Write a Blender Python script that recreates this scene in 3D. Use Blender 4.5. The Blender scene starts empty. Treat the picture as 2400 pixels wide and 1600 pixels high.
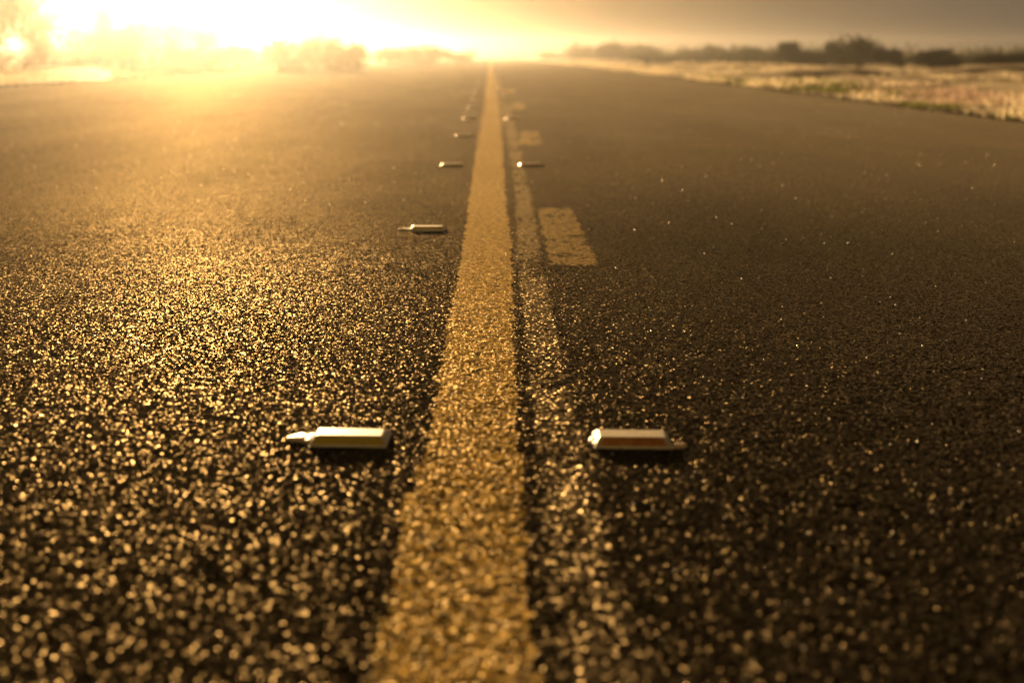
import bpy, math, random
import numpy as np
from mathutils import Vector, Matrix

# ------------------------------------------------------------------ camera, sky, sun, exposure
S = bpy.context.scene
COL = S.collection
FPX, CX, CY, HOR, VPX, CAMH = 3333.3, 1200.0, 800.0, 130.0, 1150.0, 0.494   # photo-pixel camera model
PITCH = math.atan((CY-HOR)/FPX)
YAW = math.atan((CX-VPX)/FPX*math.cos(PITCH))
cam_d = bpy.data.cameras.new('camera'); cam = bpy.data.objects.new('camera', cam_d); COL.objects.link(cam)
cam.location = (0, 0, CAMH)
cam.rotation_euler = (math.pi/2-PITCH, 0, -YAW)
cam_d.lens = 50; cam_d.sensor_width = 36; cam_d.clip_start = 0.05; cam_d.clip_end = 20000
cam_d.dof.use_dof = True; cam_d.dof.focus_distance = 2.75; cam_d.dof.aperture_fstop = 3.6
S.camera = cam

SUN_AZ = math.radians(-11.5)       # from +Y, negative = left
SUN_EL = math.radians(7.4)
world = bpy.data.worlds.new("World"); S.world = world; world.use_nodes = True
nt = world.node_tree; nt.nodes.clear()
def N(t, kind, **kw):
    n = t.nodes.new(kind)
    for k, v in kw.items():
        if k.startswith('i_'):
            key = k[2:]
            key = int(key) if key.isdigit() else key.replace('_', ' ')
            n.inputs[key].default_value = v
        else: setattr(n, k, v)
    return n
def L(t, a, b): t.links.new(a, b)
out = N(nt, 'ShaderNodeOutputWorld'); bg = N(nt, 'ShaderNodeBackground', i_Strength=0.08)
sky = N(nt, 'ShaderNodeTexSky', sky_type='NISHITA', sun_disc=False, sun_elevation=SUN_EL,
        sun_rotation=SUN_AZ, air_density=1.0, dust_density=4.0, ozone_density=1.0)
tc = N(nt, 'ShaderNodeTexCoord')
mp = N(nt, 'ShaderNodeMapping'); mp.inputs['Scale'].default_value = (1.3, 1.3, 7.0)
nz = N(nt, 'ShaderNodeTexNoise', i_Scale=1.6, i_Detail=4.0, i_Roughness=0.45)
L(nt, tc.outputs['Generated'], mp.inputs[0]); L(nt, mp.outputs[0], nz.inputs[0])
cr = N(nt, 'ShaderNodeValToRGB')
cr.color_ramp.elements[0].position = .3; cr.color_ramp.elements[0].color = (.22, .228, .23, 1)
cr.color_ramp.elements[1].position = .7; cr.color_ramp.elements[1].color = (.38, .39, .39, 1)
L(nt, nz.outputs[0], cr.inputs[0])
mx = N(nt, 'ShaderNodeMix', data_type='RGBA', blend_type='MIX'); mx.inputs[0].default_value = .95
L(nt, sky.outputs[0], mx.inputs[6]); L(nt, cr.outputs[0], mx.inputs[7])
sz = N(nt, 'ShaderNodeSeparateXYZ'); L(nt, tc.outputs['Generated'], sz.inputs[0])
el = N(nt, 'ShaderNodeMapRange', interpolation_type='SMOOTHSTEP'); L(nt, sz.outputs[2], el.inputs[0])
el.inputs[1].default_value = .05; el.inputs[2].default_value = .45; # unseen overhead sky, dimmed and warmed to shape the ambient light
em = N(nt, 'ShaderNodeMix', data_type='RGBA', blend_type='MULTIPLY'); em.inputs[0].default_value = 1
L(nt, mx.outputs[2], em.inputs[6]); ec = N(nt, 'ShaderNodeMix', data_type='RGBA'); ec.inputs[6].default_value = (1, .96, .90, 1); ec.inputs[7].default_value = (.50, .34, .14, 1)
L(nt, el.outputs[0], ec.inputs[0]); L(nt, ec.outputs[2], em.inputs[7])
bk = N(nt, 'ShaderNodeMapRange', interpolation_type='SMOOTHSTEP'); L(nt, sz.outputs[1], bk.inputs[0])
bk.inputs[1].default_value = 0; bk.inputs[2].default_value = -.8; bk.inputs[3].default_value = 0; bk.inputs[4].default_value = 1   # unseen sky behind the camera, brightened to light the marker faces
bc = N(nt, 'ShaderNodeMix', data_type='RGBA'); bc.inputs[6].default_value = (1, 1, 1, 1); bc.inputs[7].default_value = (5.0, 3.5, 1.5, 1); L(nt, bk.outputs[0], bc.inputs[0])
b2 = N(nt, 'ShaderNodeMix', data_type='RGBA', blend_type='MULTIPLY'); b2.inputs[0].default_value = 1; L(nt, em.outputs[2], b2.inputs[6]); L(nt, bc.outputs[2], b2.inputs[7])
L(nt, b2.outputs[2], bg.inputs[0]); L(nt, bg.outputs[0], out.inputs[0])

sun_d = bpy.data.lights.new('sun', 'SUN'); sun = bpy.data.objects.new('sun', sun_d); COL.objects.link(sun)
sun_d.energy = 5.0; sun_d.angle = math.radians(0.5); sun_d.color = (1.0, .60, .25)
sdir = Vector((math.sin(SUN_AZ)*math.cos(SUN_EL), math.cos(SUN_AZ)*math.cos(SUN_EL), math.sin(SUN_EL)))
sun.rotation_euler = sdir.to_track_quat('Z', 'Y').to_euler()
sun.location = sdir*50

S.render.engine = 'CYCLES'
S.view_settings.view_transform = 'Standard'; S.view_settings.look = 'None'
S.view_settings.gamma = 1; S.view_settings.exposure = 1.2
S.cycles.use_denoising = True
S.cycles.volume_bounces = 0; S.cycles.max_bounces = 6
S.cycles.sample_clamp_indirect = 4
GLARE_DENSITY, GLARE_G, GLARE_COL = 0.0011, 0.90, (.92, .95, .98, 1)  # settings of the added volume that imitates lens glare

rng = np.random.default_rng(7); random.seed(7)

def unproj(px, py):
    """photo pixel (2400x1600) -> point of the flat road"""
    v = Vector(((px-CX)/FPX, -(py-CY)/FPX, -1.0))
    d = cam.rotation_euler.to_matrix() @ v
    t = CAMH/-d.z
    return d.x*t, d.y*t

# ------------------------------------------------------------------ materials
def mat(name):
    m = bpy.data.materials.new(name); m.use_nodes = True
    t = m.node_tree; b = t.nodes['Principled BSDF']
    return m, t, b

SHEEN = .10
def stone_bump(t, b, scales, strength, tilt, gloss, rl, rh, spec, dull, far=.34):
    """aggregate: every stone is a facet of its own tilt; a share of them is polished, the rest dull bitumen"""
    g = N(t, 'ShaderNodeNewGeometry')
    wn = N(t, 'ShaderNodeTexNoise', i_Scale=110.0, i_Detail=2.0)
    L(t, g.outputs['Position'], wn.inputs[0])
    ad = N(t, 'ShaderNodeMix', data_type='VECTOR'); ad.inputs[0].default_value = .010
    L(t, g.outputs['Position'], ad.inputs[4]); L(t, wn.outputs[1], ad.inputs[5])
    v1 = N(t, 'ShaderNodeTexVoronoi', i_Scale=scales[0], voronoi_dimensions='2D')
    v2 = N(t, 'ShaderNodeTexVoronoi', i_Scale=scales[1], voronoi_dimensions='2D')
    for v in (v1, v2): L(t, ad.outputs[1], v.inputs[0])
    def facet(v, lo, hi):
        """a tilt of random heading; no stone lies quite flat"""
        q = N(t, 'ShaderNodeSeparateColor'); L(t, v.outputs['Color'], q.inputs[0])
        an = N(t, 'ShaderNodeMath', operation='MULTIPLY', i_1=math.tau); L(t, q.outputs[0], an.inputs[0])
        c = N(t, 'ShaderNodeMath', operation='COSINE'); si = N(t, 'ShaderNodeMath', operation='SINE'); L(t, an.outputs[0], c.inputs[0]); L(t, an.outputs[0], si.inputs[0])
        mg = N(t, 'ShaderNodeMapRange'); mg.inputs[3].default_value = lo; mg.inputs[4].default_value = hi; L(t, q.outputs[1], mg.inputs[0])
        cb = N(t, 'ShaderNodeCombineXYZ'); L(t, c.outputs[0], cb.inputs[0]); L(t, si.outputs[0], cb.inputs[1])
        p = N(t, 'ShaderNodeVectorMath', operation='SCALE'); L(t, cb.outputs[0], p.inputs[0]); L(t, mg.outputs[0], p.inputs['Scale'])
        return p
    c1 = facet(v1, 0, tilt*.2); c2 = facet(v2, tilt*.35, tilt*.8)
    s1 = N(t, 'ShaderNodeVectorMath', operation='ADD'); L(t, c1.outputs[0], s1.inputs[0]); L(t, c2.outputs[0], s1.inputs[1])
    # past a few metres single stones are not resolved: their tilts become roughness
    ps = N(t, 'ShaderNodeSeparateXYZ'); L(t, g.outputs['Position'], ps.inputs[0])
    lod = N(t, 'ShaderNodeMapRange', interpolation_type='SMOOTHSTEP'); L(t, ps.outputs[1], lod.inputs[0])
    lod.inputs[1].default_value = 1.0; lod.inputs[2].default_value = 6.0; lod.inputs[3].default_value = 1; lod.inputs[4].default_value = .0
    st = N(t, 'ShaderNodeVectorMath', operation='SCALE'); L(t, s1.outputs[0], st.inputs[0]); L(t, lod.outputs[0], st.inputs['Scale'])
    s2 = N(t, 'ShaderNodeVectorMath', operation='ADD'); L(t, st.outputs[0], s2.inputs[0]); L(t, g.outputs['Normal'], s2.inputs[1])
    nn = N(t, 'ShaderNodeVectorMath', operation='NORMALIZE'); L(t, s2.outputs[0], nn.inputs[0])
    fn = N(t, 'ShaderNodeTexNoise', i_Scale=1100.0, i_Detail=2.0); L(t, g.outputs['Position'], fn.inputs[0])
    bp = N(t, 'ShaderNodeBump', i_Strength=strength, i_Distance=.0010)
    L(t, fn.outputs[0], bp.inputs['Height']); L(t, nn.outputs[0], bp.inputs['Normal']); L(t, bp.outputs[0], b.inputs['Normal'])
    sp = N(t, 'ShaderNodeSeparateColor'); L(t, v1.outputs['Color'], sp.inputs[0])
    sq = N(t, 'ShaderNodeSeparateColor'); L(t, v2.outputs['Color'], sq.inputs[0])
    rr = N(t, 'ShaderNodeMapRange', interpolation_type='SMOOTHSTEP'); L(t, sq.outputs[2], rr.inputs[0])
    rr.inputs[1].default_value = 1-gloss-.08; rr.inputs[2].default_value = 1-gloss+.08
    rr.inputs[3].default_value = rh; rr.inputs[4].default_value = rl
    gl = N(t, 'ShaderNodeBsdfGlossy', distribution='GGX')
    rm = N(t, 'ShaderNodeMix', data_type='FLOAT'); rm.inputs[2].default_value = .68; L(t, lod.outputs[0], rm.inputs[0]); L(t, rr.outputs[0], rm.inputs[3]); L(t, rm.outputs[0], gl.inputs['Roughness']); L(t, bp.outputs[0], gl.inputs['Normal'])
    gl.inputs['Color'].default_value = (1, .82, .48, 1)
    b.inputs['Roughness'].default_value = .95; b.inputs['Specular IOR Level'].default_value = 0
    b.inputs['Sheen Weight'].default_value = SHEEN; b.inputs['Sheen Roughness'].default_value = .13; b.inputs['Sheen Tint'].default_value = (1, .93, .8, 1)   # sheen standing in for the glare veil over the road
    r2 = N(t, 'ShaderNodeMapRange', interpolation_type='SMOOTHSTEP'); L(t, sq.outputs[2], r2.inputs[0])
    r2.inputs[1].default_value = 1-gloss-.08; r2.inputs[2].default_value = 1-gloss+.08
    r2.inputs[3].default_value = 0; r2.inputs[4].default_value = 1
    ms = N(t, 'ShaderNodeMixShader'); o = [n for n in t.nodes if n.type == 'OUTPUT_MATERIAL'][0]
    la = N(t, 'ShaderNodeMath', operation='MULTIPLY_ADD', i_1=spec-far, i_2=far-dull); L(t, lod.outputs[0], la.inputs[0])  # distant gloss raised so the road surface carries the veil glow
    lm = N(t, 'ShaderNodeMath', operation='MULTIPLY_ADD', i_2=dull); L(t, r2.outputs[0], lm.inputs[0]); L(t, la.outputs[0], lm.inputs[1])
    pm = N(t, 'ShaderNodeMapping'); pm.inputs['Scale'].default_value = (1.0, .22, 1); L(t, g.outputs['Position'], pm.inputs[0])
    pn = N(t, 'ShaderNodeTexNoise', i_Scale=1.6, i_Detail=4.0, i_Roughness=.6); L(t, pm.outputs[0], pn.inputs[0])
    pr = N(t, 'ShaderNodeMapRange'); pr.inputs[1].default_value = .3; pr.inputs[2].default_value = .7; pr.inputs[3].default_value = .68; pr.inputs[4].default_value = 1.32; L(t, pn.outputs[0], pr.inputs[0])
    lp = N(t, 'ShaderNodeMath', operation='MULTIPLY'); L(t, lm.outputs[0], lp.inputs[0]); L(t, pr.outputs[0], lp.inputs[1])   # traffic polish, uneven along the lanes
    L(t, lp.outputs[0], ms.inputs[0]); L(t, b.outputs[0], ms.inputs[1]); L(t, gl.outputs[0], ms.inputs[2]); L(t, ms.outputs[0], o.inputs['Surface'])
    return g, sp, v1

def asphalt(name, c0, c1, scales=(230, 480), strength=.35, tilt=1.1, gloss=.17, rl=.28, rh=1.0, spec=.045, dull=.008):
    m, t, b = mat(name)
    g, sp, v1 = stone_bump(t, b, scales, strength, tilt, gloss, rl, rh, spec, dull)
    cr = N(t, 'ShaderNodeMix', data_type='RGBA'); cr.inputs[6].default_value = c0; cr.inputs[7].default_value = c1
    L(t, sp.outputs[2], cr.inputs[0])
    # slow patchiness
    ln = N(t, 'ShaderNodeTexNoise', i_Scale=1.3, i_Detail=3.0); L(t, g.outputs['Position'], ln.inputs[0])
    mr = N(t, 'ShaderNodeMapRange'); mr.inputs[1].default_value = .3; mr.inputs[2].default_value = .7; mr.inputs[3].default_value = .75; mr.inputs[4].default_value = 1.25
    L(t, ln.outputs[0], mr.inputs[0])
    mm = N(t, 'ShaderNodeMix', data_type='RGBA', blend_type='MULTIPLY'); mm.inputs[0].default_value = 1
    L(t, cr.outputs[2], mm.inputs[6]); L(t, mr.outputs[0], mm.inputs[7])
    L(t, mm.outputs[2], b.inputs['Base Color'])
    return m, t, b, mm, v1

M = {}
M['asphalt'] = asphalt('asphalt', (.007, .006, .005, 1), (.026, .022, .018, 1))[0]
def paint(name, col, wear_lo, wear_hi, base):
    """thermoplastic paint worn off the stone hollows"""
    m, t, b, mm, v1 = asphalt(name, base[0], base[1], tilt=.9, rl=.32, rh=1.0, gloss=.42, spec=.042, dull=.04)
    g = N(t, 'ShaderNodeNewGeometry')
    n1 = N(t, 'ShaderNodeTexNoise', i_Scale=60.0, i_Detail=5.0, i_Roughness=.7); L(t, g.outputs['Position'], n1.inputs[0])
    ds = N(t, 'ShaderNodeMath', operation='MULTIPLY_ADD', i_1=.35); L(t, v1.outputs['Distance'], ds.inputs[0]); L(t, n1.outputs[0], ds.inputs[2])
    mr = N(t, 'ShaderNodeMapRange'); mr.inputs[1].default_value = wear_lo; mr.inputs[2].default_value = wear_hi; mr.inputs[3].default_value = 1; mr.inputs[4].default_value = 0
    L(t, ds.outputs[0], mr.inputs[0])
    mx = N(t, 'ShaderNodeMix', data_type='RGBA'); L(t, mr.outputs[0], mx.inputs[0]); L(t, mm.outputs[2], mx.inputs[6]); mx.inputs[7].default_value = col
    L(t, mx.outputs[2], b.inputs['Base Color'])
    return m
DARK = ((.03, .026, .02, 1), (.07, .06, .05, 1))
M['yellow'] = paint('yellow_paint', (.76, .50, .10, 1), .50, .76, DARK)
M['yellow_worn'] = paint('worn_yellow_paint', (.72, .47, .11, 1), .40, .68, DARK)
M['worn'] = asphalt('worn_line_surface', (.016, .014, .011, 1), (.11, .09, .065, 1), scales=(170, 330), tilt=1.1, gloss=.42, rl=.3, rh=1.0, spec=.06, dull=.05)[0]

def simple(name, col, rough=.5, spec=.5, noise=None, trans=0):
    m, t, b = mat(name)
    b.inputs['Base Color'].default_value = col; b.inputs['Roughness'].default_value = rough
    b.inputs['Specular IOR Level'].default_value = spec
    if noise:
        sc, c2, bump = noise
        tc = N(t, 'ShaderNodeTexCoord'); n = N(t, 'ShaderNodeTexNoise', i_Scale=sc, i_Detail=5.0, i_Roughness=.65)
        L(t, tc.outputs['Object'], n.inputs[0])
        mr = N(t, 'ShaderNodeMapRange'); mr.inputs[1].default_value = .35; mr.inputs[2].default_value = .65; L(t, n.outputs[0], mr.inputs[0])
        mx = N(t, 'ShaderNodeMix', data_type='RGBA'); mx.inputs[6].default_value = col; mx.inputs[7].default_value = c2
        L(t, mr.outputs[0], mx.inputs[0]); L(t, mx.outputs[2], b.inputs['Base Color'])
        if bump:
            bp = N(t, 'ShaderNodeBump', i_Strength=.5, i_Distance=bump); L(t, n.outputs[0], bp.inputs['Height']); L(t, bp.outputs[0], b.inputs['Normal'])
    return m
M['ceramic'] = simple('marker_ceramic', (.84, .80, .70, 1), .42, 1.0, (60, (.66, .60, .48, 1), .0004))
M['face_pale'] = simple('pale_reflector', (.80, .60, .05, 1), .4, .4, (80, (.70, .52, .08, 1), .0003))
M['face_amber'] = simple('amber_reflector', (.80, .36, .10, 1), .3, .5, (50, (.55, .20, .05, 1), .0004))
M['glue'] = simple('adhesive', (.80, .66, .46, 1), .4, .4, (70, (.60, .46, .30, 1), .001))

def leafmat(name, c1, c2, trans=.12):
    m = bpy.data.materials.new(name); m.use_nodes = True; t = m.node_tree; t.nodes.clear()
    o = N(t, 'ShaderNodeOutputMaterial'); ge = N(t, 'ShaderNodeNewGeometry')
    mx = N(t, 'ShaderNodeMix', data_type='RGBA'); mx.inputs[6].default_value = c1; mx.inputs[7].default_value = c2
    L(t, ge.outputs['Random Per Island'], mx.inputs[0])
    d = N(t, 'ShaderNodeBsdfDiffuse'); tr = N(t, 'ShaderNodeBsdfTranslucent'); ms = N(t, 'ShaderNodeMixShader', i_0=trans)
    L(t, mx.outputs[2], d.inputs[0]); L(t, mx.outputs[2], tr.inputs[0]); L(t, d.outputs[0], ms.inputs[1]); L(t, tr.outputs[0], ms.inputs[2]); L(t, ms.outputs[0], o.inputs[0])
    return m
M['leaf_olive'] = leafmat('olive_foliage', (.024, .036, .005, 1), (.060, .070, .008, 1))
M['leaf_dark'] = leafmat('dark_foliage', (.014, .020, .004, 1), (.036, .042, .006, 1))
M['leaf_tree'] = leafmat('tree_foliage', (.05, .055, .015, 1), (.12, .11, .03, 1), .2)
M['bark'] = simple('bark', (.10, .07, .045, 1), .9, .2, (20, (.05, .035, .025, 1), .01))
M['straw'] = leafmat('dry_grass_blades', (.58, .50, .34, 1), (.88, .82, .66, 1), .45)
M['green'] = leafmat('green_grass_blades', (.09, .12, .02, 1), (.20, .21, .04, 1), .45)
M['rusty'] = leafmat('rusty_weed_blades', (.40, .29, .25, 1), (.66, .54, .46, 1), .4)

def ground_mat():
    m, t, b = mat('desert_ground')
    g = N(t, 'ShaderNodeNewGeometry')
    n1 = N(t, 'ShaderNodeTexNoise', i_Scale=.35, i_Detail=6.0, i_Roughness=.6); L(t, g.outputs['Position'], n1.inputs[0])
    n2 = N(t, 'ShaderNodeTexNoise', i_Scale=6.0, i_Detail=6.0, i_Roughness=.7); L(t, g.outputs['Position'], n2.inputs[0])
    cr = N(t, 'ShaderNodeValToRGB'); e = cr.color_ramp.elements
    e[0].position = .34; e[0].color = (.22, .16, .09, 1); e[1].position = .66; e[1].color = (.78, .68, .48, 1)
    k = cr.color_ramp.elements.new(.46); k.color = (.34, .26, .14, 1)
    k = cr.color_ramp.elements.new(.55); k.color = (.60, .50, .32, 1)
    L(t, n1.outputs[0], cr.inputs[0])
    mr = N(t, 'ShaderNodeMapRange'); mr.inputs[1].default_value = .3; mr.inputs[2].default_value = .7; mr.inputs[3].default_value = .6; mr.inputs[4].default_value = 1.2
    L(t, n2.outputs[0], mr.inputs[0])
    mm = N(t, 'ShaderNodeMix', data_type='RGBA', blend_type='MULTIPLY'); mm.inputs[0].default_value = 1
    L(t, cr.outputs[0], mm.inputs[6]); L(t, mr.outputs[0], mm.inputs[7]); L(t, mm.outputs[2], b.inputs['Base Color'])
    b.inputs['Roughness'].default_value = .9; b.inputs['Specular IOR Level'].default_value = .2
    bp = N(t, 'ShaderNodeBump', i_Strength=.7, i_Distance=.05); L(t, n2.outputs[0], bp.inputs['Height']); L(t, bp.outputs[0], b.inputs['Normal'])
    return m
M['ground'] = ground_mat()
M['hill'] = simple('scrubby_rise', (.05, .046, .014, 1), .9, .1, (.5, (.13, .10, .04, 1), .2))
M['stone'] = simple('loose_stone', (.22, .18, .13, 1), .8, .3, (30, (.10, .08, .06, 1), .003))
M['quartz'] = simple('quartz_grit', (.7, .66, .58, 1), .38, .9)
M['sand'] = simple('pale_sand', (.72, .62, .45, 1), .8, .3, (3, (.58, .48, .32, 1), .02))

# ------------------------------------------------------------------ mesh helpers
def mesh_np(name, verts, faces, material, parent=None, smooth=False):
    """verts (n,3), faces (m,k) arrays -> one linked mesh object"""
    me = bpy.data.meshes.new(name)
    verts = np.asarray(verts, dtype=np.float32); faces = np.asarray(faces, dtype=np.int32)
    k = faces.shape[1]; m = len(faces)
    me.vertices.add(len(verts)); me.vertices.foreach_set('co', verts.ravel())
    me.loops.add(m*k); me.loops.foreach_set('vertex_index', faces.ravel())
    me.polygons.add(m); me.polygons.foreach_set('loop_start', np.arange(0, m*k, k, dtype=np.int32))
    me.polygons.foreach_set('loop_total', np.full(m, k, dtype=np.int32))
    if smooth: me.polygons.foreach_set('use_smooth', np.ones(m, dtype=bool))
    me.update(calc_edges=True)
    me.materials.append(material)
    o = bpy.data.objects.new(name, me); COL.objects.link(o)
    if parent: o.parent = parent
    return o
def tag(o, label=None, cat=None, group=None, kind=None):
    if label: o['label'] = label
    if cat: o['category'] = cat
    if group: o['group'] = group
    if kind: o['kind'] = kind
    return o
def empty(name, loc=(0, 0, 0), rz=0):
    o = bpy.data.objects.new(name, None); COL.objects.link(o); o.location = loc; o.rotation_euler = (0, 0, rz)
    o.empty_display_size = .1
    return o

def hash2(ix, iy, s):
    h = (ix.astype(np.int64)*374761393 + iy.astype(np.int64)*668265263 + s*1274126177) & 0xffffffff
    h = ((h ^ (h >> 13))*1274126177) & 0xffffffff
    return ((h ^ (h >> 16)) & 0xffff)/65535.0
def vnoise(x, y, sc, s=0):
    x = x*sc; y = y*sc; ix = np.floor(x); iy = np.floor(y); fx = x-ix; fy = y-iy
    fx = fx*fx*(3-2*fx); fy = fy*fy*(3-2*fy)
    a = hash2(ix, iy, s); b = hash2(ix+1, iy, s); c = hash2(ix, iy+1, s); d = hash2(ix+1, iy+1, s)
    return (a*(1-fx)+b*fx)*(1-fy)+(c*(1-fx)+d*fx)*fy
def stones(x, y, size, s):
    """rounded stones of random height"""
    gx = x/size; gy = y/size; ix = np.floor(gx); iy = np.floor(gy)
    best = np.zeros_like(x)
    for dx in (-1, 0, 1):
        for dy in (-1, 0, 1):
            cx = ix+dx; cy = iy+dy
            px = cx+hash2(cx, cy, s); py = cy+hash2(cx, cy, s+1)
            r = .55+.35*hash2(cx, cy, s+2)
            d2 = ((gx-px)**2+(gy-py)**2)/(r*r)
            h = np.sqrt(np.clip(1-d2, 0, 1))*(.35+.65*hash2(cx, cy, s+3))
            best = np.maximum(best, h)
    return best

# ------------------------------------------------------------------ the road: one graded grid, its faces dealt to asphalt and paint
XL, XR = -7.6, 4.05
def road():
    ys = list(np.linspace(-12, .75, 26))
    y = .76
    while y < 60:
        ys.append(y); y += max(y*y/1200, .0016) if y < 3.8 else min(y*y/1200*(1+(y-3.8)*.3), y*y/700)
    while y < 245:
        ys.append(y); y *= 1.05
    ys = np.array(ys); nr = len(ys)
    half = .47*np.maximum(ys, .8)+.30
    a = np.maximum(-half, XL); b = np.minimum(half, XR)
    NF, NS = 1250, 14
    t = np.linspace(0, 1, NF)[None]; s = np.linspace(0, 1, NS+1)[None, :-1]; s2 = np.linspace(0, 1, NS+1)[None, 1:]
    X = np.concatenate([XL+(a-XL)[:, None]*s, a[:, None]+(b-a)[:, None]*t, b[:, None]+(XR-b)[:, None]*s2], axis=1)
    Y = np.repeat(ys[:, None], X.shape[1], 1)
    dyg = np.gradient(ys)[:, None]
    fade = np.clip(1.4-dyg/.0085, 0, 1)*(Y > .74)*np.clip(np.minimum(X-a[:, None], b[:, None]-X)/.05+1, 0, 1)
    near = (fade > 0)
    H = np.zeros_like(X)
    xn, yn = X[near], Y[near]
    wx = xn+.004*(vnoise(xn, yn, 130, 5)-.5); wy = yn+.004*(vnoise(xn, yn, 130, 9)-.5)
    h = 0.0016*stones(wx, wy, .0068, 11)+.0009*stones(wx, wy, .0036, 31)+.0012*(vnoise(xn, yn, 30, 3)-.5)
    H[near] = h
    H = H*fade + .0009*(1-fade)
    nc = X.shape[1]
    V = np.stack([X.ravel(), Y.ravel(), H.ravel()], 1)
    idx = np.arange(nr*nc).reshape(nr, nc)
    F = np.stack([idx[:-1, :-1].ravel(), idx[:-1, 1:].ravel(), idx[1:, 1:].ravel(), idx[1:, :-1].ravel()], 1)
    w = (X[:-1, 1:]-X[:-1, :-1]+X[1:, 1:]-X[1:, :-1]).ravel()
    fx = V[F].mean(1)
    keep = w > 1e-5
    # masks in world metres, outlines measured on the road
    x, y = fx[:, 0], fx[:, 1]
    jit = .009*(vnoise(x, y, 22, 42)-.5)+.010*(vnoise(x, y, 55, 40)-.5)+.008*(vnoise(x, y, 160, 41)-.5)
    def edge(pts):
        g = sorted([unproj(p, q) for p, q in pts], key=lambda k: k[1])
        gy = [k[1] for k in g]; gx = [k[0] for k in g]
        return gx, gy
    def between(lp, rp):
        lx, ly = edge(lp); rx, ry = edge(rp)
        return (x > np.interp(y, ly, lx)+jit) & (x < np.interp(y, ry, rx)+jit)
    yl = between([(872, 1600), (945, 1180), (1005, 1030), (1045, 800), (1082, 600), (1097, 490), (1102, 450), (1111, 386), (1116, 350), (1125, 300), (1135, 251), (1138, 205), (1144, 160)],
                 [(1247, 1600), (1228, 1180), (1212, 1030), (1205, 800), (1199, 600), (1187, 490), (1183, 450), (1180, 386), (1178, 350), (1175, 300), (1171, 251), (1162, 205), (1155, 160)]) & (y < 900)
    wl = between([(1335, 1600), (1290, 1330), (1268, 1120), (1250, 1000), (1236, 790), (1212, 600), (1206, 430), (1185, 300), (1164, 200)],
                 [(1500, 1600), (1430, 1330), (1395, 1120), (1360, 1000), (1306, 790), (1268, 600), (1238, 430), (1208, 300), (1176, 200)]) & (y < 45)
    wl &= (vnoise(x, y, 90, 60)+.8*vnoise(x, y, 7, 61) > .66) & ~yl
    who = np.zeros(len(F), np.int8); who[wl] = 2; who[yl] = 1
    quads = [((1258, 487), (1338, 487), (1405, 622), (1292, 622)),
             ((1222, 308), (1262, 308), (1270, 340), (1218, 340)),
             ((1196, 243), (1226, 243), (1230, 256), (1196, 256)),
             ((1184, 212), (1203, 212), (1206, 219), (1184, 219))]
    names = []
    for i, q in enumerate(quads):
        p = [unproj(*k) for k in q]
        y0 = p[3][1]; y1 = p[0][1]
        tt = (y-y0)/(y1-y0)
        xa = p[3][0]+(p[0][0]-p[3][0])*tt; xb = p[2][0]+(p[1][0]-p[2][0])*tt
        m = (tt > 0+.05*(vnoise(x, y, 60, 70)-.5)) & (tt < 1) & (x > xa+jit) & (x < xb+jit) & ~yl
        m &= (vnoise(x, y, 70, 72)*.6+vnoise(x, y, 14, 73)*.5+.10*tt > .42)
        who[m] = 10+i
    def piece(name, code, mt, parent):
        f = F[keep & (who == code)]
        u, inv = np.unique(f, return_inverse=True)
        return mesh_np(name, V[u], inv.reshape(f.shape), mt, parent, smooth=True)
    r = piece('road', 0, M['asphalt'], None); tag(r, kind='structure')
    piece('painted_line', 1, M['yellow'], r)
    o = piece('faded_line', 2, M['worn'], r); o['label'] = 'removed grey line, rough and sparkling'
    for i in range(4):
        o = piece('paint_dash', 10+i, M['yellow_worn'], r)
        if i == 0: o['label'] = 'worn yellow dash nearest the camera'
    return r
road()

def grit():
    """loose glass beads and quartz chips that catch the sun"""
    n = 1300
    v = rng.uniform(0, 1, n); y = 1.0*(22/1.0)**v; x = rng.uniform(-.42, .40, n)*y
    ok = (x > XL+.1) & (x < XR-.1); x = x[ok]; y = y[ok]; n = len(x)
    r = .0011*(y**.45)*rng.uniform(.6, 1.3, n)
    D = np.array([(1, 0, 0), (0, 1, 0), (-1, 0, 0), (0, -1, 0), (.15, .1, 1), (0, 0, -.6)])
    P = D[None]*(r[:, None, None]*rng.uniform(.7, 1.3, (n, 6, 3)))
    a = rng.uniform(0, 6.28, n); c, q = np.cos(a)[:, None], np.sin(a)[:, None]
    X = P[..., 0]*c-P[..., 1]*q+x[:, None]; Y = P[..., 0]*q+P[..., 1]*c+y[:, None]; Z = P[..., 2]+.0022+r[:, None]*.4
    V = np.stack([X, Y, Z], 2).reshape(-1, 3); b = np.arange(n)[:, None]*6
    F = np.concatenate([b+np.array(f) for f in ((0, 1, 4), (1, 2, 4), (2, 3, 4), (3, 0, 4), (1, 0, 5), (2, 1, 5), (3, 2, 5), (0, 3, 5))], 0)
    tag(mesh_np('grit', V, F, M['quartz'], smooth=True), 'tiny sparkling chips of grit scattered over the road', 'grit', kind='stuff')
grit()

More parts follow.
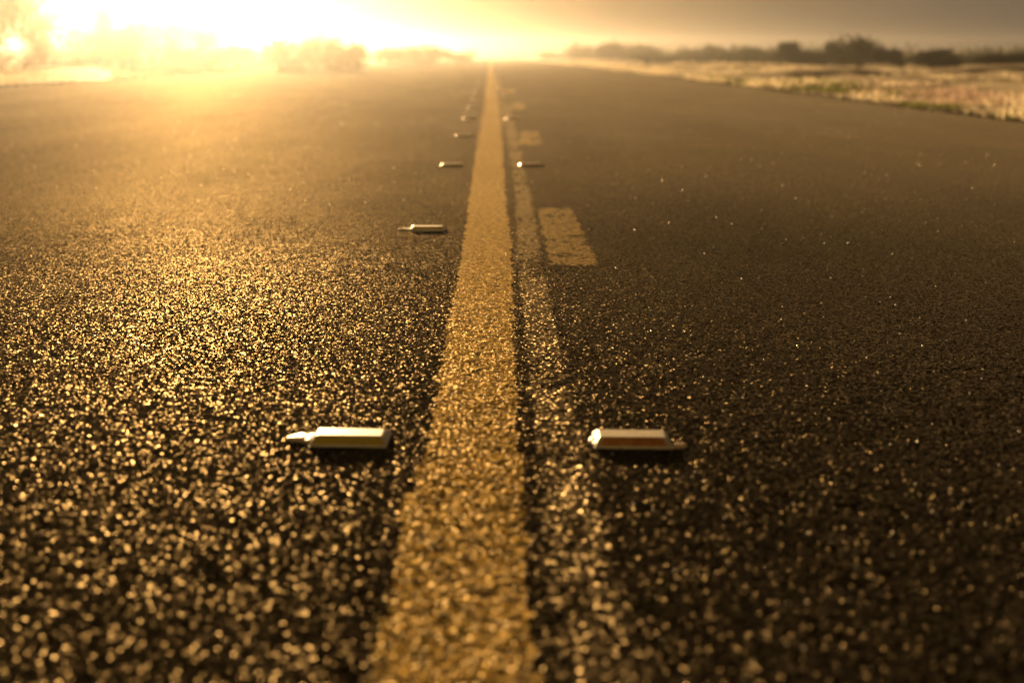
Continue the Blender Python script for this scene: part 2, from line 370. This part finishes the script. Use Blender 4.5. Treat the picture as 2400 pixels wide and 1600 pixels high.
# ------------------------------------------------------------------ the ground beside the road
def terrain(x, y):
    d = np.maximum(np.maximum(x-XR, XL-x), 0)
    k = np.clip(d/3, 0, 1)
    far = np.clip((np.hypot(x, y)-150)/60, 0, 1)
    h = -.03+.02*np.clip(d/.3, 0, 1)+k*(.30*(vnoise(x, y, .45, 80)-.5)+.13*(vnoise(x, y, 1.7, 81)-.35)+.10*vnoise(x, y, .08, 82))
    return h*(1-far)+far*(-.01)
def ground():
    gx = np.concatenate([-np.geomspace(250, 40, 22), -np.linspace(39, 8, 70), np.linspace(-7.9, -7.55, 4), [-4, 0, 3.7],
                         np.linspace(4.0, 4.4, 4), np.linspace(4.6, 39, 90), np.geomspace(40, 250, 22)])
    gy = np.concatenate([-np.geomspace(250, 6, 14), np.linspace(-5, 60, 170), np.linspace(60.8, 150, 90), np.geomspace(155, 250, 12)])
    X, Y = np.meshgrid(gx, gy)
    jy = np.where((Y > -4) & (Y < 150), 1, 0)
    ed = .18*(vnoise(X*0+1, Y, .9, 83)-.5)*(np.abs(X-4.2) < .3)
    Z = terrain(X, Y)
    V = np.stack([X.ravel(), Y.ravel(), Z.ravel()], 1)
    nr, nc = X.shape; idx = np.arange(nr*nc).reshape(nr, nc)
    F = np.stack([idx[:-1, :-1].ravel(), idx[:-1, 1:].ravel(), idx[1:, 1:].ravel(), idx[1:, :-1].ravel()], 1)
    tag(mesh_np('ground', V, F, M['ground'], smooth=True), kind='structure')
ground()
def hills():
    """a low rise closing the plain on every side"""
    na, nrr = 360, 9
    an = np.linspace(0, 2*np.pi, na, endpoint=False); rr = np.linspace(205, 247, nrr)
    A, Rr = np.meshgrid(an, rr)
    t = (Rr-205)/42
    hh = .9+1.2*vnoise(np.cos(A)*9+20, np.sin(A)*9+20, 1.0, 120)+.4*vnoise(np.cos(A)*40+60, np.sin(A)*40+60, 1.0, 121)
    Z = hh*np.sin(np.clip(t*1.1, 0, 1)*np.pi/2)-.3*(1-t)
    V = np.stack([np.sin(A)*Rr, np.cos(A)*Rr, Z], 2).reshape(-1, 3)
    idx = np.arange(nrr*na).reshape(nrr, na); nx = np.roll(idx, -1, 1)
    F = np.stack([idx[:-1].ravel(), idx[1:].ravel(), nx[1:].ravel(), nx[:-1].ravel()], 1)
    tag(mesh_np('hills', V, F, M['hill'], smooth=True), kind='structure')
hills()

def gravel():
    """crumbled asphalt and stones along both road edges"""
    n = 5200
    side = rng.uniform(0, 1, n) < .55
    y = 4*(70/4.0)**rng.uniform(0, 1, n)
    off = np.abs(rng.normal(0, .22, n))-.10
    x = np.where(side, XR+off, XL-off)
    r = rng.uniform(.006, .022, n)*(1+y/60)
    D = np.array([(1, 0, 0), (.2, 1, 0), (-1, .1, 0), (0, -1, 0), (.15, .1, .8), (0, 0, -.6)])
    P = D[None]*(r[:, None, None]*rng.uniform(.6, 1.3, (n, 6, 3)))
    a = rng.uniform(0, 6.28, n); c, q = np.cos(a)[:, None], np.sin(a)[:, None]
    X = P[..., 0]*c-P[..., 1]*q+x[:, None]; Y = P[..., 0]*q+P[..., 1]*c+y[:, None]
    z0 = np.where(off < .02, .002, terrain(x, y)); Z = P[..., 2]+(z0+r*.2)[:, None]
    V = np.stack([X, Y, Z], 2).reshape(-1, 3); b = np.arange(n)[:, None]*6
    F = np.concatenate([b+np.array(f) for f in ((0, 1, 4), (1, 2, 4), (2, 3, 4), (3, 0, 4), (1, 0, 5), (2, 1, 5), (3, 2, 5), (0, 3, 5))], 0)
    tag(mesh_np('gravel', V, F, M['stone']), 'loose stones and crumbled asphalt along the road edges', 'gravel', kind='stuff')
gravel()

def sandy_track():
    """bare pale sand on the left verge"""
    c = [unproj(*p) for p in ((60, 212), (150, 192), (190, 178), (232, 165), (300, 158))]
    xs = [p[0] for p in c]; ysn = [p[1] for p in c]
    t = np.linspace(0, len(c)-1, 60); k = np.arange(len(c))
    x = np.interp(t, k, xs); y = np.interp(t, k, ysn)
    w = .25+.55*np.sin(np.linspace(0, np.pi, 60))+.25*vnoise(x, y, .6, 130)
    u = np.linspace(-1, 1, 9)
    X = np.minimum(x[:, None]+u[None]*w[:, None], XL-.05); Y = np.repeat(y[:, None], 9, 1)
    Z = terrain(X, Y)+.02+.05*(1-u[None]**2)-.05*(np.abs(u[None]) > .95)
    idx = np.arange(540).reshape(60, 9)
    F = np.stack([idx[:-1, :-1].ravel(), idx[:-1, 1:].ravel(), idx[1:, 1:].ravel(), idx[1:, :-1].ravel()], 1)
    tag(mesh_np('sandy_path', np.stack([X.ravel(), Y.ravel(), Z.ravel()], 1), F, M['sand'], smooth=True), kind='structure')
sandy_track()

# ------------------------------------------------------------------ grass and weeds (uncountable)
def blades(name, pts, hgt, wid, mt, nb=12, spread=.10, lean=.5):
    """pts (n,2) tuft centres; hgt per tuft"""
    n = len(pts)
    cx = np.repeat(pts[:, 0], nb)+rng.normal(0, spread, n*nb); cy = np.repeat(pts[:, 1], nb)+rng.normal(0, spread, n*nb)
    h = np.repeat(hgt, nb)*rng.uniform(.5, 1.1, n*nb)
    inside = (cx > XL-.02) & (cx < XR+.02)
    cx = cx[~inside]; cy = cy[~inside]; h = h[~inside]; m = len(cx)
    z = terrain(cx, cy)-.02
    a = rng.uniform(0, 2*np.pi, m); lx = rng.normal(0, lean, m)*h; ly = rng.normal(0, lean, m)*h
    w = wid*rng.uniform(.6, 1.4, m)*(1+np.hypot(cx, cy)/60)
    dx = np.cos(a)*w; dy = np.sin(a)*w
    p0 = np.stack([cx-dx, cy-dy, z], 1); p1 = np.stack([cx+dx, cy+dy, z], 1)
    p2 = np.stack([cx+dx*.7+lx*.4, cy+dy*.7+ly*.4, z+h*.6], 1); p3 = np.stack([cx-dx*.7+lx*.4, cy-dy*.7+ly*.4, z+h*.6], 1)
    p4 = np.stack([cx+lx+dx*.1, cy+ly+dy*.1, z+h], 1); p5 = np.stack([cx+lx-dx*.1, cy+ly-dy*.1, z+h], 1)
    V = np.stack([p0, p1, p2, p3, p4, p5], 1).reshape(-1, 3)
    b = np.arange(m)[:, None]*6
    F = np.concatenate([b+np.array([0, 1, 2, 3]), b+np.array([3, 2, 4, 5])], 0)
    return mesh_np(name, V, F, mt)
def scatter(n, x0, x1, y0, y1, power=1.6):
    """denser near the road and the camera"""
    u = rng.uniform(0, 1, n)**power; v = rng.uniform(0, 1, n)**power
    return np.stack([x0+(x1-x0)*u, y0+(y1-y0)*v], 1)
def clumpy(p, sc, seed, thr): return p[vnoise(p[:, 0], p[:, 1], sc, seed) > thr]
pr = clumpy(scatter(9000, 4.12, 40, 6, 110), .55, 90, .48)
d = np.hypot(pr[:, 0]-15, (pr[:, 1]-40)*.5)
tag(blades('dry_grass', pr, .05+.12*vnoise(pr[:, 0], pr[:, 1], .4, 91), .006, M['straw'], 12, .13),
    'straw coloured dry grass covering the right roadside', 'grass', kind='stuff')
pl = clumpy(scatter(7000, -7.7, -50, 12, 120), .4, 92, .5)
tag(blades('dry_grass', pl, .06+.16*vnoise(pl[:, 0], pl[:, 1], .3, 93), .007, M['straw'], 12, .15),
    'sun bleached dry grass covering the left roadside', 'grass', kind='stuff')
# green verge where the photo shows it
gp = []
for (px, py, rx, ry, n) in [(1760, 200, .35, 3.5, 260), (1840, 206, .3, 2.5, 220), (1700, 190, .5, 4, 200)]:
    c = unproj(px, py); gp.append(np.stack([rng.normal(c[0]+.5, rx, n), rng.normal(c[1], ry, n)], 1))
e = np.stack([rng.uniform(4.05, 4.35, 500), rng.uniform(7.5, 22, 500)], 1); gp.append(clumpy(e, 1.1, 96, .5))
gp = np.concatenate(gp); gp = gp[gp[:, 0] > 4.05]
tag(blades('green_grass', gp, .04+.05*rng.uniform(0, 1, len(gp)), .006, M['green'], 10, .07), 'low green grass along the right road edge', 'grass', kind='stuff')
wp = []
for (px, py, rx, ry, n) in [(2260, 228, .5, 1.0, 90), (2350, 240, .5, .9, 110), (2130, 205, .3, .8, 30)]:
    c = unproj(px, py); wp.append(np.stack([rng.normal(c[0], rx, n), rng.normal(c[1], ry, n)], 1))
wp = np.concatenate(wp); wp = wp[wp[:, 0] > 4.5]
tag(blades('reddish_weeds', wp, .05+.07*rng.uniform(0, 1, len(wp)), .008, M['rusty'], 8, .08), 'pinkish brown low weeds in the right roadside grass', 'weeds', kind='stuff')

# ------------------------------------------------------------------ shrubs and trees
def crown_mesh(name, nlobes, nleaf, leaf, seed, mt, tall=1.0, ragged=.25):
    """unit crown: width 1, height 1; leaf clusters through the lobes' volume"""
    r = np.random.default_rng(seed)
    lob = []
    for i in range(nlobes):
        ang = r.uniform(0, 2*np.pi); rad = .34*np.sqrt(r.uniform(0, 1)); z = r.uniform(.10, .72)
        s = r.uniform(.13, .26)*(1.15-.5*abs(z-.4))
        lob.append((rad*np.cos(ang), rad*np.sin(ang), z, s))
    P = []
    for (x, y, z, s) in lob:
        k = int(nleaf/nlobes); q = r.normal(0, 1, (k, 3)); q /= np.linalg.norm(q, axis=1)[:, None]
        q *= (s*r.uniform(.25, 1, k)**.5)[:, None]*(1+ragged*r.normal(0, 1, (k, 1)))
        P.append(q+np.array([x, y, z]))
        for _ in range(3):   # shoots that stick out of the outline
            dirn = r.normal(0, 1, 3); dirn[2] = abs(dirn[2])+.6; dirn /= np.linalg.norm(dirn)
            tt = r.uniform(.6, 1.7, 14)[:, None]*s
            P.append(np.array([x, y, z])+dirn*tt+r.normal(0, .012, (14, 3)))
    P = np.concatenate(P); P[:, 2] = np.clip(P[:, 2], .01, 1.1); n = len(P)
    a = r.normal(0, 1, (n, 3)); a /= np.linalg.norm(a, axis=1)[:, None]
    b = np.cross(a, r.normal(0, 1, (n, 3))); b /= np.linalg.norm(b, axis=1)[:, None]
    ls = leaf*r.uniform(.5, 1.4, (n, 1))
    V = np.stack([P-a*ls, P-b*ls*.45, P+a*ls, P+b*ls*.45], 1).reshape(-1, 3)
    F = np.arange(n*4).reshape(-1, 4)
    o = mesh_np(name, V, F, mt); o['_proto'] = 1
    return o, lob
def tube(V, F, p0, p1, r0, r1, n=6):
    d = (p1-p0).normalized(); q = d.to_track_quat('Z', 'Y'); s = len(V)
    for p, r in ((p0, r0), (p1, r1)):
        for k in range(n): V.append(p+q @ Vector((r*math.cos(2*math.pi*k/n), r*math.sin(2*math.pi*k/n), 0)))
    for k in range(n): F.append((s+k, s+(k+1) % n, s+n+(k+1) % n, s+n+k))
def stem_mesh(name, lob, mt, trunk_h, r0, seed):
    rr = random.Random(seed); V = []; F = []
    base = Vector((0, 0, -.03)); top = Vector((rr.uniform(-.03, .03), rr.uniform(-.03, .03), trunk_h))
    if trunk_h > .1: tube(V, F, base, top, r0, r0*.7, 8)
    for (x, y, z, s) in lob:
        e = Vector((x, y, z)); st = top if trunk_h > .1 else Vector((x*.15, y*.15, -.03))
        mid = st.lerp(e, .55)+Vector((rr.uniform(-.03, .03), rr.uniform(-.03, .03), .03))
        tube(V, F, st, mid, r0*.55, r0*.35); tube(V, F, mid, e, r0*.35, r0*.12)
        for _ in range(3):
            q = e+Vector((rr.uniform(-1, 1), rr.uniform(-1, 1), rr.uniform(-.2, 1)))*s*.9
            tube(V, F, mid.lerp(e, .5), q, r0*.16, r0*.06, 4)
    o = mesh_np(name, np.array([tuple(v) for v in V]), np.array(F), mt, smooth=True)
    return o
PROTO = {}
def proto(key, nl, nleaf, leaf, seed, mt, th, r0, stem):
    c, lob = crown_mesh('crown', nl, nleaf, leaf, seed, M[mt]); del c['_proto']
    s = stem_mesh(stem, lob, M['bark'], th, r0, seed)
    PROTO[key] = [c, s]
for i in range(3): proto('olive%d' % i, 9+2*i, 4200, .029, 20+i, 'leaf_olive', 0, .014, 'stem')
for i in range(2): proto('dark%d' % i, 10+2*i, 5600, .029, 40+i, 'leaf_dark', 0, .014, 'stem')
for i in range(3): proto('tree%d' % i, 13+2*i, 7000, .017, 60+i, 'leaf_tree', .2, .02, 'trunk')
USED = set()
def plant(name, key, x, y, w, h, rz, label, cat, group, z=None):
    root = empty(name, (x, y, float(terrain(np.array([x]), np.array([y]))[0])-.02 if z is None else z), rz)
    root.scale = (w, w, h)
    tag(root, label, cat, group)
    for o in PROTO[key]:
        c = o if key not in USED else o.copy()
        if c is not o: COL.objects.link(c)
        c.parent = root
    USED.add(key)
    return root
def by_px(x0, x1, top, z):
    """photo columns x0..x1 and top row of a shrub standing z metres away -> x, y, width, height"""
    v = Vector((((x0+x1)/2-CX)/FPX, -(top-CY)/FPX, -1.0))
    d = cam.rotation_euler.to_matrix() @ v
    t = z/d.y
    return d.x*t, z, (x1-x0)/FPX*t*1.42, CAMH+d.z*t+.03
R = [  # columns, top row, distance, kind, label
    (1262, 1312, 118, 150, 'olive1', 'faint low shrub in the glare just right of where the road vanishes'),
    (1338, 1392, 92, 120, 'olive0', 'thin upright shrub, first clear one right of the vanishing road'),
    (1396, 1462, 97, 105, 'olive1', 'rounded olive shrub joined to a longer one on its right'),
    (1452, 1552, 101, 105, 'olive2', 'long low olive shrub with a flat sloping top'),
    (1562, 1645, 98, 90, 'olive0', 'dome shaped olive shrub left of a smaller boxy one'),
    (1642, 1704, 105, 88, 'olive1', 'small boxy olive shrub beside a gap in the row'),
    (1712, 1806, 109, 70, 'olive2', 'pale straggly shrub leaning against the darkest round bush'),
    (1798, 1904, 94, 52, 'dark0', 'darkest round bush, dense, in the middle of the right row'),
    (1892, 1944, 112, 52, 'olive0', 'low shrub filling the dip right of the darkest round bush'),
    (1930, 1982, 96, 50, 'olive1', 'narrow pointed shrub left of the tallest bush'),
    (1966, 2062, 89, 47, 'olive2', 'tallest bush of the right row with a ragged top'),
    (2058, 2112, 111, 45, 'dark1', 'small narrow dark bush right of the tallest one'),
    (2142, 2250, 117, 43, 'dark0', 'wide low dark bush standing alone past a gap of pale grass'),
    (2256, 2330, 124, 62, 'olive0', 'low dim shrub far behind, between the two rightmost dark bushes'),
    (2310, 2430, 131, 41, 'dark1', 'wide dark bush cut by the right edge of the photo'),
]
for (x0, x1, top, z, key, lab) in R:
    x, y, w, h = by_px(x0, x1, top, z)
    plant('shrub', key, x, y, w, h, random.uniform(0, 6.28), lab, 'shrub', 'shrubs beyond the right roadside grass')
Lf = [
    (-150, 60, -90, 38, 'tree0', 'tall hazy tree cut by the left edge of the photo', 'tree'),
    (40, 130, 10, 42, 'tree1', 'slender hazy tree beside the tall one at the left edge', 'tree'),
    (160, 300, 40, 49, 'tree2', 'broad pale tree, left one of the big glowing clump', 'tree'),
    (225, 320, -5, 52, 'tree0', 'tree with a thin spire rising above the glowing clump', 'tree'),
    (290, 430, 30, 50, 'tree1', 'widest rounded tree in the middle of the glowing clump', 'tree'),
    (390, 520, 42, 49, 'tree2', 'rightmost tree of the glowing clump, sloping down to the right', 'tree'),
    (490, 600, 95, 52, 'olive1', 'low bush at the right foot of the glowing tree clump', 'shrub'),
    (622, 735, 76, 44, 'olive2', 'golden bush rising from left to right, left half of the middle pair', 'shrub'),
    (715, 790, 60, 45, 'tree1', 'bushy top joining the two golden bushes of the middle pair', 'shrub'),
    (765, 868, 61, 44, 'olive0', 'boxy golden bush with a steep right side', 'shrub'),
    (878, 950, 106, 66, 'olive1', 'low hazy shrub right of the steep sided golden bush', 'shrub'),
    (940, 1042, 101, 68, 'olive2', 'low hazy shrub with a hump, next to the vanishing road on its left', 'shrub'),
    (1050, 1110, 108, 88, 'olive0', 'very faint shrub left of the vanishing road', 'shrub'),
]
for (x0, x1, top, z, key, lab, cat) in Lf:
    x, y, w, h = by_px(x0, x1, top, z)
    plant('tree' if cat == 'tree' else 'shrub', key, x, y, w, h, random.uniform(0, 6.28), lab, cat,
          'trees beyond the left roadside' if cat == 'tree' else 'shrubs beyond the left roadside')
# far-off scrub that reads as one mass
def far_scrub(name, side, n, d0, d1, hs, label, a0=3, a1=32):
    r = np.random.default_rng(int(5+side+d0))
    ang = np.radians(r.uniform(a0, a1, n))*side
    dist = r.uniform(d0, d1, n)
    cx = np.sin(ang)*dist; cy = np.cos(ang)*dist; s = r.uniform(.5, 1.15, n)*hs
    ok = (np.abs(cx) > 8); cx = cx[ok]; cy = cy[ok]; s = s[ok]; n = len(cx)
    k = 130
    q = r.normal(0, .36, (n, k, 3)); q[..., 2] = abs(q[..., 2])
    P = np.stack([cx, cy, terrain(cx, cy)], 1)[:, None]+q*s[:, None, None]*np.array([2.0, 1.8, 1.0]); P = P.reshape(-1, 3); m = len(P)
    a = r.normal(0, 1, (m, 3)); b = r.normal(0, 1, (m, 3)); ls = .00075*(d0+d1)/2
    V = np.stack([P-a*ls, P-b*ls*.6, P+a*ls, P+b*ls*.6], 1).reshape(-1, 3)
    tag(mesh_np(name, V, np.arange(m*4).reshape(-1, 4), M['leaf_olive']), label, 'scrub', kind='stuff')
far_scrub('distant_scrub', 1, 300, 120, 195, 1.3, 'dark band of distant scrub along the right horizon')
far_scrub('distant_scrub', -1, 200, 120, 195, 1.3, 'hazy band of distant scrub along the left horizon')
far_scrub('low_scrub', 1, 420, 60, 120, .55, 'low olive scrub filling between and behind the right hand shrubs', 4, 26)
far_scrub('low_scrub', -1, 130, 50, 110, .5, 'low hazy scrub between the trees and shrubs on the left', 4, 30)

# ------------------------------------------------------------------ raised pavement markers
def loft(rings, cap=True):
    V = [p for r in rings for p in r]; n = len(rings[0]); F = []
    for i in range(len(rings)-1):
        for k in range(n):
            F.append((i*n+k, i*n+(k+1) % n, (i+1)*n+(k+1) % n, (i+1)*n+k))
    return V, F
def body_mesh(name):
    import bmesh
    bm = bmesh.new()
    W0, D0, W1, D1, H = .050, .0370, .0435, .0185, .0104
    lo = [bm.verts.new(p) for p in ((-W0, -D0, 0), (W0, -D0, 0), (W0, D0, 0), (-W0, D0, 0))]
    li = [bm.verts.new(p) for p in ((-W0, -D0, .0025), (W0, -D0, .0025), (W0, D0, .0025), (-W0, D0, .0025))]
    hi = [bm.verts.new(p) for p in ((-W1, -D1, H), (W1, -D1, H), (W1, D1, H), (-W1, D1, H))]
    for a, b in ((lo, li), (li, hi)):
        for k in range(4): bm.faces.new((a[k], a[(k+1) % 4], b[(k+1) % 4], b[k]))
    bm.faces.new(hi); bm.faces.new(lo[::-1])
    bmesh.ops.recalc_face_normals(bm, faces=bm.faces)
    bmesh.ops.bevel(bm, geom=[e for e in bm.edges if max(v.co.z for v in e.verts) > .002], offset=.0028, segments=3, affect='EDGES', profile=.5)
    me = bpy.data.meshes.new(name); bm.to_mesh(me); bm.free()
    for p in me.polygons: p.use_smooth = p.area < 2.5e-4
    return me
def face_mesh(name, ribs):
    """reflector panel lying 0.6 mm proud on the sloping front face, ribbed"""
    import bmesh
    W0, D0, W1, D1, H = .050, .0370, .0435, .0185, .0104
    bm = bmesh.new(); nx = 41 if ribs else 13
    nrm = Vector((0, -(H-.0025), (D0-D1))).normalized()
    rows = []
    for j, t in enumerate((.10, .12, .88, .90)):
        row = []
        for i in range(nx):
            u = -1+2*i/(nx-1); w = (W0+(W1-W0)*t)-(.0075 if ribs else .0035)
            p = Vector((u*w, -(D0+(D1-D0)*t), .0025+(H-.0025)*t))
            off = .0009 if j in (1, 2) else -.0005
            if ribs and j in (1, 2): off += .0005*(i % 4 in (0, 1))
            row.append(bm.verts.new(p+nrm*off))
        rows.append(row)
    for j in range(3):
        for i in range(nx-1): bm.faces.new((rows[j][i], rows[j][i+1], rows[j+1][i+1], rows[j+1][i]))
    bmesh.ops.recalc_face_normals(bm, faces=bm.faces)
    me = bpy.data.meshes.new(name); bm.to_mesh(me); bm.free()
    return me
def glue_mesh(name, cx, cy, rx, ry, hz, seed, taper=0):
    """a squeezed-out irregular pat of adhesive"""
    r = random.Random(seed); n = 40; V = [(cx, cy, hz)]; F = []
    ph = [r.uniform(0, 6.28) for _ in range(4)]
    out = []
    for k in range(n):
        a = 2*math.pi*k/n
        out.append((math.cos(a), math.sin(a), 1+.14*math.sin(2*a+ph[0])+.10*math.sin(5*a+ph[1])+.06*math.sin(9*a+ph[2])+.05*r.uniform(-1, 1)))
    for j, (s, z) in enumerate(((.35, 1), (.7, .85), (.9, .55), (1, 0))):
        for (c, q, m) in out:
            V.append((cx+c*rx*m*s, cy+q*ry*m*s*(1-taper*c*s), hz*z*(1+.15*math.sin(7*c+3*q+seed))-(.001 if z == 0 else 0)))
    for k in range(n): F.append((0, 1+k, 1+(k+1) % n))
    me = bpy.data.meshes.new(name)
    for j in range(3):
        for k in range(n):
            F.append((1+j*n+k, 1+(j+1)*n+k, 1+(j+1)*n+(k+1) % n, 1+j*n+(k+1) % n))
    me.from_pydata(V, [], F); me.update()
    for p in me.polygons: p.use_smooth = True
    return me
def part(name, me, mt, parent):
    if mt and not me.materials: me.materials.append(M[mt])
    o = bpy.data.objects.new(name, me); COL.objects.link(o); o.parent = parent
    return o
BODY = body_mesh('body'); PALE = face_mesh('reflector', False); AMBER = face_mesh('reflector', True)
GL_LONG = glue_mesh('adhesive_pad', -.055, .004, .027, .024, .0028, 3, -.2)
GL_LEFT = glue_mesh('adhesive_pad', -.047, -.006, .010, .018, .004, 5)
GL_RIGHT = glue_mesh('adhesive_pad', .054, -.022, .014, .012, .0028, 8, .2)
def marker(x, y, rz, left, label, group, long_glue=False, tilt=0):
    root = empty('pavement_marker', (x, y, .0026), rz); root.rotation_euler.y = tilt
    tag(root, label, 'road marker', group)
    part('body', BODY, 'ceramic', root)
    part('reflector', PALE if left else AMBER, 'face_pale' if left else 'face_amber', root)
    if left: part('adhesive_pad', GL_LONG if long_glue else GL_LEFT, 'glue', root)
    else:
        part('adhesive_pad', GL_RIGHT, 'glue', root)
        if long_glue: part('adhesive_pad', GL_LEFT, 'glue', root)
    return root
def mk(px, py): return unproj(px, py)
a = mk(816, 1052); marker(a[0], a[1]+.037, math.radians(-1.5), True, 'nearest pale marker left of the yellow line, with a long smear of adhesive', 'pale markers left of the yellow line', True, math.radians(.8))
a = mk(1487, 1056); marker(a[0], a[1]+.037, math.radians(-1), False, 'nearest marker right of the yellow line, with an orange brown reflector', 'orange faced markers right of the yellow line', True, math.radians(.6))
a = mk(1001, 543.5); marker(a[0], a[1]+.037, 0, True, 'second marker left of the line, alone in its row, adhesive smeared to its left', 'pale markers left of the yellow line', True)
a = mk(1059, 391); marker(a[0], a[1]+.037, 0, True, 'third pale marker left of the line, paired with an orange faced one', 'pale markers left of the yellow line')
a = mk(1242, 391); marker(a[0], a[1]+.037, 0, False, 'second orange faced marker right of the line, beyond the nearest yellow dash', 'orange faced markers right of the yellow line')
ORD = {4: 'fourth', 5: 'fifth', 6: 'sixth', 7: 'seventh', 8: 'eighth', 9: 'ninth', 10: 'tenth', 3: 'third'}
lx0, ly0 = mk(1059, 391); rx0, ry0 = mk(1242, 391)
for k in range(4, 31):
    y = ly0+.037+2.40*(k-3)
    x = lx0+(k-3)*.004
    lab = 'small blurred marker left of the yellow line, %s from the camera' % ORD[k] if k in ORD else 'tiny far marker left of the line, past the tenth, lost in glare'
    marker(x, y, random.uniform(-.03, .03), True, lab, 'pale markers left of the yellow line' if k in ORD else 'farthest markers left of the yellow line')
for k in range(3, 16):
    y = ry0+.037+4.80*(k-2)
    lab = 'small blurred orange faced marker right of the yellow line, %s from the camera' % ORD[k] if k < 7 else 'tiny far marker right of the line, past the sixth, lost in glare'
    marker(rx0-(k-2)*.012, y, random.uniform(-.03, .03), False, lab, 'orange faced markers right of the yellow line' if k < 7 else 'farthest markers right of the yellow line')

# ------------------------------------------------------------------ added volume standing in for lens glare
def glare_haze():
    lo = Vector((-262, -262, -1.1)); hi = Vector((262, 262, 3.5))
    V = [(x, y, z) for x in (lo.x, hi.x) for y in (lo.y, hi.y) for z in (lo.z, hi.z)]
    F = [(0, 1, 3, 2), (4, 6, 7, 5), (0, 4, 5, 1), (2, 3, 7, 6), (0, 2, 6, 4), (1, 5, 7, 3)]
    me = bpy.data.meshes.new('glare_haze'); me.from_pydata(V, [], F); me.update()
    m = bpy.data.materials.new('glare_haze'); m.use_nodes = True; t = m.node_tree; t.nodes.clear()
    o = N(t, 'ShaderNodeOutputMaterial'); v = N(t, 'ShaderNodeVolumePrincipled')
    v.inputs['Color'].default_value = GLARE_COL; v.inputs['Density'].default_value = GLARE_DENSITY; v.inputs['Anisotropy'].default_value = GLARE_G
    L(t, v.outputs[0], o.inputs['Volume'])
    me.materials.append(m)
    ob = bpy.data.objects.new('glare_haze', me); COL.objects.link(ob); tag(ob, 'added golden mist standing in for lens glare from the low sun', 'glare_haze', kind='stuff')
glare_haze()
